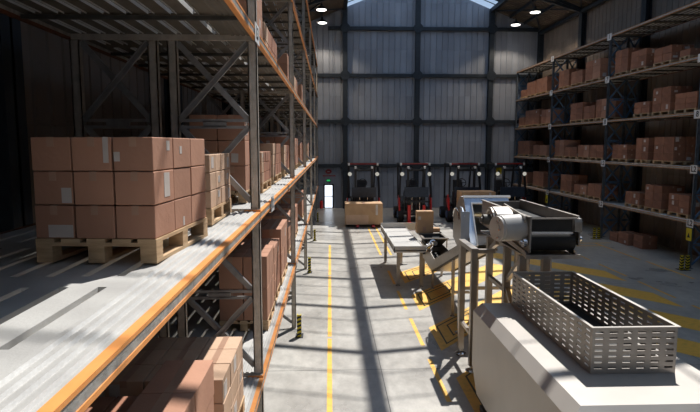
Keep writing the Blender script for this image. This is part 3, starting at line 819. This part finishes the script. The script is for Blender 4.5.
plate(2.61, 3.50, .965, 1.01, .05).build('top_lip', M['white'], hd)
plate(2.731, 2.755, 0, .86, .05).build('window_trim', M['white'], hd)
plate(2.755, 3.46, .835, .86, .05).build('window_trim', M['white'], hd)
# side and back shell
sd = MB().prismx([(10.16,2.02),(10.84,2.96),(11.15,2.96),(11.75,2.45),(11.75,1.95),(11.3,1.80),(10.3,1.98)], 2.625, 2.645); sd.build('side_panel', M['stain'], hd)
sd = MB().prismx([(10.16,2.02),(10.84,2.96),(11.15,2.96),(11.75,2.45),(11.75,1.95),(11.3,1.80),(10.3,1.98)], 3.42, 3.44); sd.build('side_panel', M['stain'], hd)
MB().prismx([(10.86,2.96),(11.15,2.96),(11.75,2.45),(11.75,2.43),(11.14,2.93),(10.84,2.94)], 2.646, 3.419).build('roof_panel', M['bluesteel'], hd)
MB().prismx([(10.5,2.2),(11.7,2.42),(11.7,2.40),(10.5,2.18)], 2.66, 3.40).build('inner_chute', M['stain'], hd)
MB().prismx([(10.30,2.05),(10.62,2.74),(10.64,2.78),(10.45,2.78),(10.24,2.62),(10.24,2.10)], 2.52, 2.535).build('blue_guard', M['bluesteel'], hd)
MB().box(2.47, 2.625, 10.26, 10.275, 2.08, 2.72).build('blue_guard', M['bluesteel'], hd)
a = []
for k in range(9):
    t_ = PI*.05+PI*.9*k/8; a.append((2.58, 11.25-.30*math.cos(t_)*1.0, 2.42+.26*math.sin(t_)))
MB().tube(a, .016, 8).build('grab_rail', M['chrome'], hd, smooth=True)
XF[0] = None
for (x, y, zt2) in ((2.50, 9.28, 2.14), (2.50, 10.10, 2.14), (2.76, 11.25, 1.80), (3.95, 11.25, 1.80)):
    l = MB().box(x-.05, x+.05, y-.05, y+.05, .10, zt2); lo = l.build('leg', M['stain'], hd)
    MB().lathe(x, y, [(.11,0),(.105,.02),(.055,.045),(.028,.06),(.022,.11)], 18).build('foot', M['chrome'], lo, smooth=True)
MB().box(2.44, 2.56, 9.22, 10.20, 2.141, 2.22).build('top_rail', M['stain'], hd)
MB().box(2.56, 2.86, 9.24, 9.32, 2.13, 2.20).build('top_rail', M['stain'], hd)
MB().bar((2.50, 10.1, 2.10), (2.78, 11.22, 1.84), .07, .07).build('top_rail', M['stain'], hd)
MB().box(2.47, 2.53, 9.33, 10.05, .62, .68).build('cross_rail', M['stain'], hd)
MB().box(2.82, 3.89, 11.22, 11.28, .95, 1.01).build('cross_rail', M['stain'], hd)

# ------------------------------------------------------------------ raised belt conveyor
bc = empty('belt_conveyor', (3.35, 9.2, 0), 'raised stainless belt conveyor with open black mouth above the slotted basket', 'conveyor')
cx0, cx1, cy0, cy1, cb, ct = 3.50, 4.36, 9.32, 12.35, 2.12, 2.74
side = [(cy0,cb+.0),(cy1,cb+.18),(cy1,ct),(cy0+.22,ct),(cy0,ct-.02)]
XF[0] = lambda x, y, z: (x*.858, y*.858, 4+(z-4)*.858)
MB().prismx(side, cx0-.02, cx0+.01).build('side_panel', M['stain'], bc)
side2 = [(cy0+.0,cb+.12),(cy1,cb+.18),(cy1,ct),(cy0+.05,ct),(cy0-.02,ct-.08),(cy0-.02,ct-.22),(cy0,cb+.38)]
MB().prismx(side2, cx1-.01, cx1+.02).build('side_panel', M['stain'], bc)
MB().box(cx0-.05, cx0+.012, cy0+.0, cy1, ct, ct+.018).build('edge_lip', M['stain'], bc)
MB().box(cx1-.012, cx1+.04, cy0+.1, cy1, ct, ct+.018).build('edge_lip', M['stain'], bc)
MB().box(cx0, cx1, cy1-.02, cy1, cb+.2, ct-.02).build('end_panel', M['stain'], bc)
for y in (10.4, 11.5): MB().box(cx1+.02, cx1+.05, y-.02, y+.02, cb+.2, ct).build('side_rib', M['stain'], bc)
MB().box(cx0+.012, cx1-.012, cy0+.35, cy1-.03, ct-.22, ct-.19).build('belt', M['rubber'], bc)
g = MB(); g.cyl((cx0+.015, cy0+.20, cb+.18), (cx1-.04, cy0+.20, cb+.18), .175, 28); g.build('head_drum', M['rubber'], bc, smooth=True)
MB().box(cx0+.02, cx1-.12, cy0+.02, cy0+.04, cb+.37, ct-.03).build('rubber_flap', M['rubber'], bc)
MB().box(cx0+.02, cx1-.12, cy0-.01, cy0+.02, cb+.335, cb+.365).build('scraper_bar', M['white'], bc)
MB().box(cx0-.02, cx1-.05, cy0-.005, cy0+.02, ct-.03, ct-.005).build('front_lip', M['stain'], bc)
MB().prismx([(cy0-.01,ct-.02),(cy0+.1,ct-.02),(cy0+.1,ct-.25),(cy0-.03,ct-.25),(cy0-.03,ct-.08)], cx1-.10, cx1+.03).build('corner_cover', M['stain'], bc)
g = MB(); g.cyl((2.99, 9.50, 2.53), (3.44, 9.64, 2.53), .235, 32).cyl((2.94, 9.484, 2.53), (2.99, 9.50, 2.53), .22, 32).cyl((2.925, 9.479, 2.53), (2.94, 9.484, 2.53), .11, 20); mo = g.build('motor', M['tray'], bc, smooth=True, bevel=0)
g = MB()
for k in range(6): g.cyl((2.925, 9.47+.17*math.cos(k*PI/3), 2.53+.17*math.sin(k*PI/3)), (2.96, 9.49+.17*math.cos(k*PI/3), 2.53+.17*math.sin(k*PI/3)), .018, 8)
g.build('motor_bolts', M['chrome'], mo)
g = MB(); g.cyl((3.40, 9.45, 2.29), (3.47, 9.45, 2.29), .09, 18).cyl((3.36, 9.45, 2.29), (3.40, 9.45, 2.29), .045, 12); g.build('bearing', M['chrome'], bc, smooth=True)
g = MB(); g.cyl((cx1+.02, 9.52, 2.33), (cx1+.09, 9.52, 2.33), .075, 18).cyl((cx1+.09, 9.52, 2.33), (cx1+.13, 9.52, 2.33), .04, 12); g.build('bearing', M['chrome'], bc, smooth=True)
g = MB().prismx([(9.95+.0,2.30),(10.5,2.40),(10.58,2.62),(10.45,2.80),(10.25,2.84),(9.95,2.76),(9.86,2.62)], 3.05, 3.42); g.build('gearbox', M['stain'], bc, bevel=.03)
a = [(2.98, 10.02+.26*math.cos(t_), 2.56+.26*math.sin(t_)) for t_ in [PI*.0+PI*1.05*k/10 for k in range(11)]]
MB().tube(a, .035, 10).build('hose', M['stain'], bc, smooth=True)
g = MB().cyl((2.84, 10.0, 2.62), (3.05, 10.0, 2.62), .10, 20).cyl((2.80,10.0,2.62),(2.84,10.0,2.62),.05,14); g.build('pulley', M['support'], bc, smooth=True)
MB().bar((3.42, 9.4, 2.70), (3.42, 10.6, 2.80), .03, .12).build('cable_tray', M['stain'], bc)
# stand of the raised conveyor
MB().box(cx0-.09, cx1+.02, cy0-.06, cy0+.02, cb-.10, cb-.03).build('platform_edge', M['stain'], bc)
MB().box(cx0-.07, cx1, cy0+.021, cy1-.1, cb-.09, cb-.06).build('platform', M['stain'], bc)
MB().prismx([(cy0,cb-.03),(cy0+.1,cb+.02),(cy1,cb+.22),(cy1,cb+.12),(cy0+.2,cb-.05),(cy0,cb-.059)], cx0-.07, cx0-.021).build('long_rail', M['stain'], bc)
MB().prismx([(cy0,cb-.03),(cy0+.1,cb+.02),(cy1,cb+.22),(cy1,cb+.12),(cy0+.2,cb-.05),(cy0,cb-.059)], cx1-.05, cx1-.011).build('long_rail', M['stain'], bc)
XF[0] = None
zs_ = 4+(cb-.101-4)*.858
for (x, y) in ((2.97, 8.24), (3.34, 8.24), (2.97, 8.95), (3.66, 8.95), (2.97, 9.95), (3.66, 9.95)):
    l = MB().box(x-.055, x+.055, y-.055, y+.055, .08, zs_); lo = l.build('leg', M['stain'], bc)
    MB().lathe(x, y, [(.11,0),(.105,.02),(.05,.045),(.025,.085)], 16).build('foot', M['chrome'], lo, smooth=True)
for (p, q) in (((2.97,8.9,1.75),(2.97,8.29,2.2)), ((2.97,8.9,1.6),(2.97,8.29,1.1)), ((3.02,8.95,.9),(3.6,8.95,.9)), ((3.02,9.95,.9),(3.6,9.95,.9)), ((2.97,9.0,1.55),(2.97,9.90,1.55)), ((2.97,9.9,2.1),(2.97,9.5,2.27))):
    MB().bar(p, q, .07, .07).build('brace', M['stain'], bc)

# ------------------------------------------------------------------ cabinet and basket
cb_ = empty('machine_cabinet', (3.1, 6.4, 0), 'large plain stainless steel machine cabinet standing under the slotted basket', 'cabinet')
kx0, kx1, ky0, ky1, kt, kb = 2.19, 4.06, 4.63, 8.10, 1.60, .27
c = .12
outer = [(kx0,ky0),(kx1,ky0),(kx1,ky1),(kx0,ky1)]; inner_ = [(kx0+c,ky0+c),(kx1-c,ky0+c),(kx1-c,ky1-.04),(kx0+c,ky1-.04)]
mb = MB(); vs = [(x,y,kb) for x,y in outer]+[(x,y,kt-c) for x,y in outer]+[(x,y,kt) for x,y in inner_]
# left lower rear corner cut away
vs[3] = (kx0, ky1-.30, kb); vs += [(kx0, ky1, kb+.35), (kx1, ky1, kb+.35)]; vs[2] = (kx1, ky1-.30, kb)
mb.add(vs, [(0,3,2,1),(8,9,10,11),(0,1,5,4),(1,2,13,6,5),(13,12,7,6),(2,3,12,13),(3,0,4,7,12),(4,5,9,8),(5,6,10,9),(6,7,11,10),(7,4,8,11)])
mb.build('body', M['cab'], cb_)
MB().box(kx0+.03, kx1-.03, ky0-.008, ky0-.001, .5, 1.40).build('front_door', M['cab'], cb_)
MB().box(kx0+.25, kx0+.28, ky0-.05, ky0-.008, .85, 1.1).build('handle', M['chrome'], cb_)
for x in (kx0+.12, kx1-.12):
    for y in (ky0+.25, ky1-.50):
        f = MB(); f.box(x-.05, x+.05, y-.05, y+.05, .12, kb); f.box(x-.09, x+.09, y-.12, y+.12, .05, .14); f.lathe(x, y, [(.10,0),(.10,.03),(.04,.05)], 16); f.build('foot', M['dark'], cb_)

bk = empty('slotted_basket', (3.18, 6.68, kt), 'deep rectangular slotted steel basket standing on the machine cabinet', 'basket')
bx0, bx1, by0, by1, bz0, bz1 = 2.73, 3.64, 5.43, 7.95, kt+.0, kt+.50
def slotted(p, u, nu, L_, z0, z1, nrm, th=.012):
    """perforated wall from p along unit u, length L_, nu slot columns, 7 rows"""
    mb = MB(); rows = 7; pw = L_/nu; sw = pw*.58; ph = (z1-z0-.05)/rows; sh = ph*.34
    xs = [0]; zs = [z0]
    for k in range(nu): c_ = pw*(k+.5); xs += [c_-sw/2, c_+sw/2]
    xs.append(L_)
    for k in range(rows): c_ = z0+.035+ph*(k+.5); zs += [c_-sh/2, c_+sh/2]
    zs.append(z1)
    n = Vector(nrm)*th; P = Vector(p); U = Vector(u); nx_, nz_ = len(xs), len(zs)
    base = [P+U*x+Vector((0,0,z)) for z in zs for x in xs]; vs = base+[b+n for b in base]; N_ = len(base); fs = []
    hole = lambda i, k: i % 2 == 1 and k % 2 == 1 and i < nx_-1 and k < nz_-1
    idx = lambda i, k: k*nx_+i
    for k in range(nz_-1):
        for i in range(nx_-1):
            a, b, c2, d2 = idx(i,k), idx(i+1,k), idx(i+1,k+1), idx(i,k+1)
            if hole(i, k): fs += [(a,b,b+N_,a+N_),(b,c2,c2+N_,b+N_),(c2,d2,d2+N_,c2+N_),(d2,a,a+N_,d2+N_)]
            else:
                fs += [(a,b,c2,d2),(d2+N_,c2+N_,b+N_,a+N_)]
    for k in range(nz_-1):
        fs += [(idx(0,k),idx(0,k+1),idx(0,k+1)+N_,idx(0,k)+N_),(idx(nx_-1,k),idx(nx_-1,k+1),idx(nx_-1,k+1)+N_,idx(nx_-1,k)+N_)]
    for i in range(nx_-1):
        fs += [(idx(i,0),idx(i+1,0),idx(i+1,0)+N_,idx(i,0)+N_),(idx(i,nz_-1),idx(i+1,nz_-1),idx(i+1,nz_-1)+N_,idx(i,nz_-1)+N_)]
    return mb.add(vs, fs)
slotted((bx0,by0,0), (1,0,0), 6, bx1-bx0, bz0+.002, bz1, (0,1,0)).build('front_wall', M['bask'], bk)
slotted((bx0,by1-.012,0), (1,0,0), 6, bx1-bx0, bz0+.002, bz1, (0,1,0)).build('back_wall', M['bask'], bk)
slotted((bx0,by0+.0125,0), (0,1,0), 13, by1-by0-.025, bz0+.002, bz1, (1,0,0)).build('side_wall', M['bask'], bk)
slotted((bx1-.012,by0+.0125,0), (0,1,0), 13, by1-by0-.025, bz0+.002, bz1, (1,0,0)).build('side_wall', M['bask'], bk)
MB().box(bx0+.013, bx1-.013, by0+.013, by1-.013, bz0+.002, bz0+.014).build('bottom', M['rubber'], bk)
r = MB(); 
r.box(bx0-.015, bx1+.025, by0-.015, by0+.02, bz1, bz1+.012).box(bx0-.015, bx1+.025, by1-.02, by1+.015, bz1, bz1+.012)
r.box(bx0-.015, bx0+.02, by0+.02, by1-.02, bz1, bz1+.012).box(bx1-.02, bx1+.025, by0+.02, by1-.02, bz1, bz1+.012)
r.build('rim', M['cab'], bk)

# ------------------------------------------------------------------ forklifts
def forklift():
    t = empty('forklift', (0,0,0), kind=None)
    # counterweight body, local: front (forks) towards -Y
    b = MB().prismx([(.2,.35),(2.1,.35),(2.25,.7),(2.2,1.15),(1.4,1.25),(.95,.95),(.2,.95)], -.62, .62); b.build('body', M['dark'], t, bevel=.04)
    for s in (-1, 1):
        MB().prismx([(-.25,.62),(-.05,.62),(.35,1.10),(.10,1.42),(-.10,1.42)], s*.82-.04, s*.82+.04).build('fender', M['red'], t, bevel=.02)
        for (y, r) in ((.1,.40),(1.75,.32)):
            wx = s*.74
            w = MB(); 
            prof = [(r*.96,-.14),(r,-.09),(r,.09),(r*.96,.14)]
            n = 28; vs = []
            for rr, xx in [(.3*r,-.13)]+prof+[(.3*r,.13)]: vs += [(wx+xx, y+rr*math.cos(2*PI*i/n), r+rr*math.sin(2*PI*i/n)) for i in range(n)]
            fs = []
            for k in range(5): fs += [(k*n+i, k*n+(i+1)%n, (k+1)*n+(i+1)%n, (k+1)*n+i) for i in range(n)]
            fs += [tuple(range(n)), tuple(5*n+i for i in range(n))]
            w.add(vs, fs); wo = w.build('wheel', M['rubber'], t, smooth=True)
            MB().cyl((wx+s*.10,y,r),(wx+s*.16,y,r),r*.45,18).build('wheel_hub', M['hub'], wo, smooth=True)
    # mast: two channels with cross members
    for s in (-1, 1):
        m = MB(); x = s*.42
        m.box(x-.055, x+.055, -.42, -.30, .12, 2.86).box(x-.055+.0, x-.02, -.48, -.42, .12, 2.86)
        mo = m.build('mast_rail', M['dark'], t)
        MB().box(x-.05, x+.05, -.50, -.36, 2.80, 2.92).build('mast_cap', M['white'], mo)
        MB().cyl((s*.20,-.36,.3),(s*.20,-.36,1.7),.035,12).build('lift_cylinder', M['chrome'], t, smooth=True)
    c = MB(); 
    for z in (.45, 1.55, 2.72): c.box(-.37, .37, -.40, -.34, z-.05, z+.05)
    c.build('mast_crossbar', M['dark'], t)
    MB().box(-.62, .62, -.56, -.50, 1.35, 1.86).build('load_backrest', M['navy'], t)
    c = MB().box(-.66, .66, -.60, -.55, .55, .65).box(-.66, .66, -.60, -.55, 1.08, 1.18)
    for x in (-.62, -.31, 0, .31, .62): c.box(x-.02, x+.02, -.595, -.555, .65, 1.35)
    c.build('carriage', M['dark'], t)
    for s in (-1, 1):
        f = MB(); f.box(s*.38-.07, s*.38+.07, -.66, -.60, .06, .95); f.prismx([(-.6,.06),(-.6,.12),(-2.05,.12),(-2.12,.06)], s*.38-.07, s*.38+.07); f.build('fork', M['red'], t)
    # overhead guard
    for s in (-1, 1):
        g = MB(); g.bar((s*.82,-.20,1.30),(s*.74,.05,3.02), .09, .09).bar((s*.74,.05,3.02),(s*.72,1.5,3.02), .08, .06).bar((s*.72,1.5,3.02),(s*.66,1.75,1.1), .08, .08)
        go = g.build('guard_pillar', M['dark'], t)
        # work lamp bracketed to the pillar
        l = MB(); l.cyl((s*.70,-.24,2.52),(s*.70,-.10,2.52),.115,20); l.bar((s*.70,-.12,2.52),(s*.79,-.05,2.52),.04,.04); lo = l.build('lamp_housing', M['dark'], t, smooth=True)
        MB().cyl((s*.70,-.255,2.52),(s*.70,-.241,2.52),.10,20).build('lamp_lens', M['headlamp'], lo, smooth=True)
        MB().box(s*.74-.05, s*.74+.05, -.02, .0, 2.95, 3.08).build('marker_lamp', M['white'], t)
    g = MB()
    for k in range(7): y = .15+k*.21; g.box(-.70, .70, y-.03, y+.03, 3.0, 3.04)
    g.build('guard_slats', M['dark'], t)
    MB().box(-.68, .68, .0, .05, 3.0, 3.06).build('guard_crossbar', M['redbar'], t)
    s_ = MB().box(-.27, .27, .95, 1.45, 1.25, 1.38).prismx([(1.40,1.36),(1.52,1.36),(1.66,2.10),(1.56,2.12)], -.25, .25); s_.build('seat', M['seat'], t, bevel=.03)
    w = MB(); n = 20
    pts = [(.22*math.cos(2*PI*i/n), .55+.10*math.sin(2*PI*i/n), 2.02+.20*math.sin(2*PI*i/n)) for i in range(n+1)]
    w.tube(pts, .022, 8).cyl((0,.55,2.02),(0,.40,1.40),.03,10).bar((-.2,.55,2.02),(.2,.55,2.02),.03,.03); w.build('steering_wheel', M['dark'], t)
    d = MB().prismx([(.0,.9),(.45,.9),(.42,1.5),(.2,1.65),(.0,1.6)], -.55, .55); d.build('dashboard', M['dark'], t, bevel=.02)
    return t
fk = forklift(); kids(fk)
spots = [(1.71, 28.2, 'red and black forklift holding a wide carton near the floor'),
         (4.40, 28.2, 'red and black forklift with lowered empty forks behind the tray table'),
         (6.98, 28.2, 'red and black forklift carrying the tall carton seen behind the blue hood'),
         (9.35, 28.2, 'red and black forklift parked last, beside the right rack')]
for i, (x, y, lb) in enumerate(spots):
    o = fk if i == 0 else copy_tree(fk, (x, y, 0))
    o.location = (x, y, 0); tag(o, lb, 'forklift', 'forklifts parked along the far wall')
def carton(x0, x1, y0, y1, z0, z1, lb):
    w, l, h = x1-x0, y1-y0, z1-z0
    mb = MB().box(x0, x1, y0, y1, z0, z1); o = mb.build('large_carton', M['cardtan'], bevel=.012, origin=((x0+x1)/2,(y0+y1)/2,z0)); tag(o, lb, 'box')
    t_ = MB().box(x0+w*.47, x0+w*.53, y0, y1, z1, z1+.003); t_.build('tape_strip', M['tape'], o)
    MB().box(x1-w*.19, x1-w*.13, y0-.003, y0, z0+h*.45, z1-.05).build('paper_label', M['lab'], o)
    MB().box(x0+.02, x0+w*.62, y0-.012, y0, z0+.01, z0+h*.46).build('lower_flap', M['cardlight'], o, bevel=.003)
    return o
carton(.73, 2.56, 26.40, 27.45, .135, 1.17, 'wide brown carton held near the floor by the first forklift')
carton(6.42, 8.10, 26.40, 27.45, .135, 1.72, 'tall brown carton on forks showing behind the pale blue hood')

# ------------------------------------------------------------------ signs, extinguisher, lamps
sg = empty('wall_sign', (-.1, YF-.04, 1.9), 'red lettered warning sign on the far wall above the exit light', 'sign')
g = MB(); 
n = 20
g.prismy([(-.1+.20*math.cos(2*PI*i/n), 2.33+.15*math.sin(2*PI*i/n)) for i in range(n)], YF-.05, YF-.035); g.build('red_symbol', M['redbar'], sg)
MB().box(-.17, -.03, YF-.056, YF-.05, 2.31, 2.35).build('symbol_bar', M['white'], sg)
g = MB()
x = -.46
while x < .28: w = random.uniform(.05,.09); g.box(x, x+w, YF-.045, YF-.035, 2.02, 2.10); x += w+.02
g.build('red_lettering', M['redbar'], sg)
ex = empty('exit_sign', (-.1, YF-.04, 1.7), 'small green exit sign above the bright door', 'sign')
MB().box(-.24, .02, YF-.08, YF-.035, 1.70, 1.83).build('housing', M['dark'], ex)
MB().box(-.22, .0, YF-.083, YF-.08, 1.715, 1.815).build('lit_panel', M['green'], ex)
ys_ = empty('warning_sign', (10.75, YF-.04, 2.0), 'yellow warning sign over a white notice on the far wall, right of centre', 'sign')
MB().box(10.62, 10.98, YF-.06, YF-.035, 2.15, 2.56).build('yellow_panel', M['yellow'], ys_)
MB().prismy([(10.70,2.22),(10.90,2.22),(10.80,2.46)], YF-.064, YF-.06).build('black_symbol', M['black'], ys_)
g = MB().box(10.50, 10.98, YF-.06, YF-.035, 1.88, 2.12); g.build('white_panel', M['white'], ys_)
g = MB()
for z in (1.94, 2.0, 2.06): g.box(10.55, 10.93, YF-.063, YF-.06, z, z+.02)
g.build('notice_text', M['navy'], ys_)
fe = empty('fire_extinguisher', (-.56, YF-.25, 0), 'red fire extinguisher standing left of the bright far door', 'fire extinguisher')
MB().lathe(-.56, YF-.25, [(.09,.0),(.10,.02),(.10,.40),(.07,.47),(.035,.50)], 18).build('cylinder', M['red'], fe, smooth=True)
MB().box(-.60, -.52, YF-.27, YF-.23, .50, .56).build('valve', M['dark'], fe)
MB().tube([(-.52,YF-.25,.53),(-.46,YF-.27,.45),(-.46,YF-.28,.25)], .012, 8).build('hose', M['dark'], fe)
# yellow tags on right rack uprights
for i, (y, lb) in enumerate(((FR[2], 'yellow warning tag hanging below the nearest right rack label'), (FR[4], 'yellow warning tag on the distant right rack upright'))):
    g = MB().box(11.60, 11.615, y-.13, y+.13, .92, 1.32); 
    o = g.build('warning_tag', M['yellow'], None, origin=(11.61,y,.92)); tag(o, lb, 'sign')
    MB().prismx([(y-.07,1.02),(y+.07,1.02),(y,1.18)], 11.596, 11.60).build('black_symbol', M['black'], o)
lp = []
for (x, side_) in ((-.42, 'left'), (10.98, 'right')):
    for k, (y, o_) in enumerate(((32.9, 'farthest'), (29.8, 'second farthest'))):
        z = 11.08 if x < 0 else 11.05
        e = empty('pendant_lamp', (x, y, z), 'black pendant lamp, %s one above the %s rack' % (o_, side_), 'lamp', 'pendant lamps under the roof')
        MB().cyl((x,y,z+.30),(x,y,roofz(x)-.02),.012,8).build('cord', M['dark'], e)
        MB().lathe(x, y, [(.27,z),(.275,z+.02),(.24,z+.09),(.13,z+.17),(.07,z+.20),(.06,z+.31)], 24).build('lamp_shade', M['dark'], e, smooth=True)
        MB().lathe(x, y, [(.25,z-.022),(.255,z-.012),(.25,z-.001)], 24).build('lamp_lens', M['lens'], e)
        ld = bpy.data.lights.new('lamp_light', 'SPOT'); ld.energy = 420; ld.spot_size = math.radians(125); ld.spot_blend = .35; ld.color = (1,.82,.62); ld.shadow_soft_size = .2
        lo = bpy.data.objects.new('lamp_light', ld); COL.objects.link(lo); lo.location = (0,0,-.05); lo.parent = e

# ------------------------------------------------------------------ light
K = Vector((-.335, -.56, -1))
sd_ = bpy.data.lights.new('sun', 'SUN'); sd_.energy = 6.8; sd_.angle = math.radians(.6); sd_.color = (1,.94,.86)
so = bpy.data.objects.new('sun', sd_); COL.objects.link(so); so.rotation_euler = K.to_track_quat('-Z', 'Y').to_euler()
w = bpy.data.worlds.new('world'); SC.world = w; w.use_nodes = True
bg = w.node_tree.nodes['Background']; bg.inputs[0].default_value = (.56,.74,1,1); bg.inputs[1].default_value = .78

for o in list(bpy.data.objects):
    if '_o' in o: del o['_o']
print('BOXES', len(ALLB), 'objects', len(bpy.data.objects))
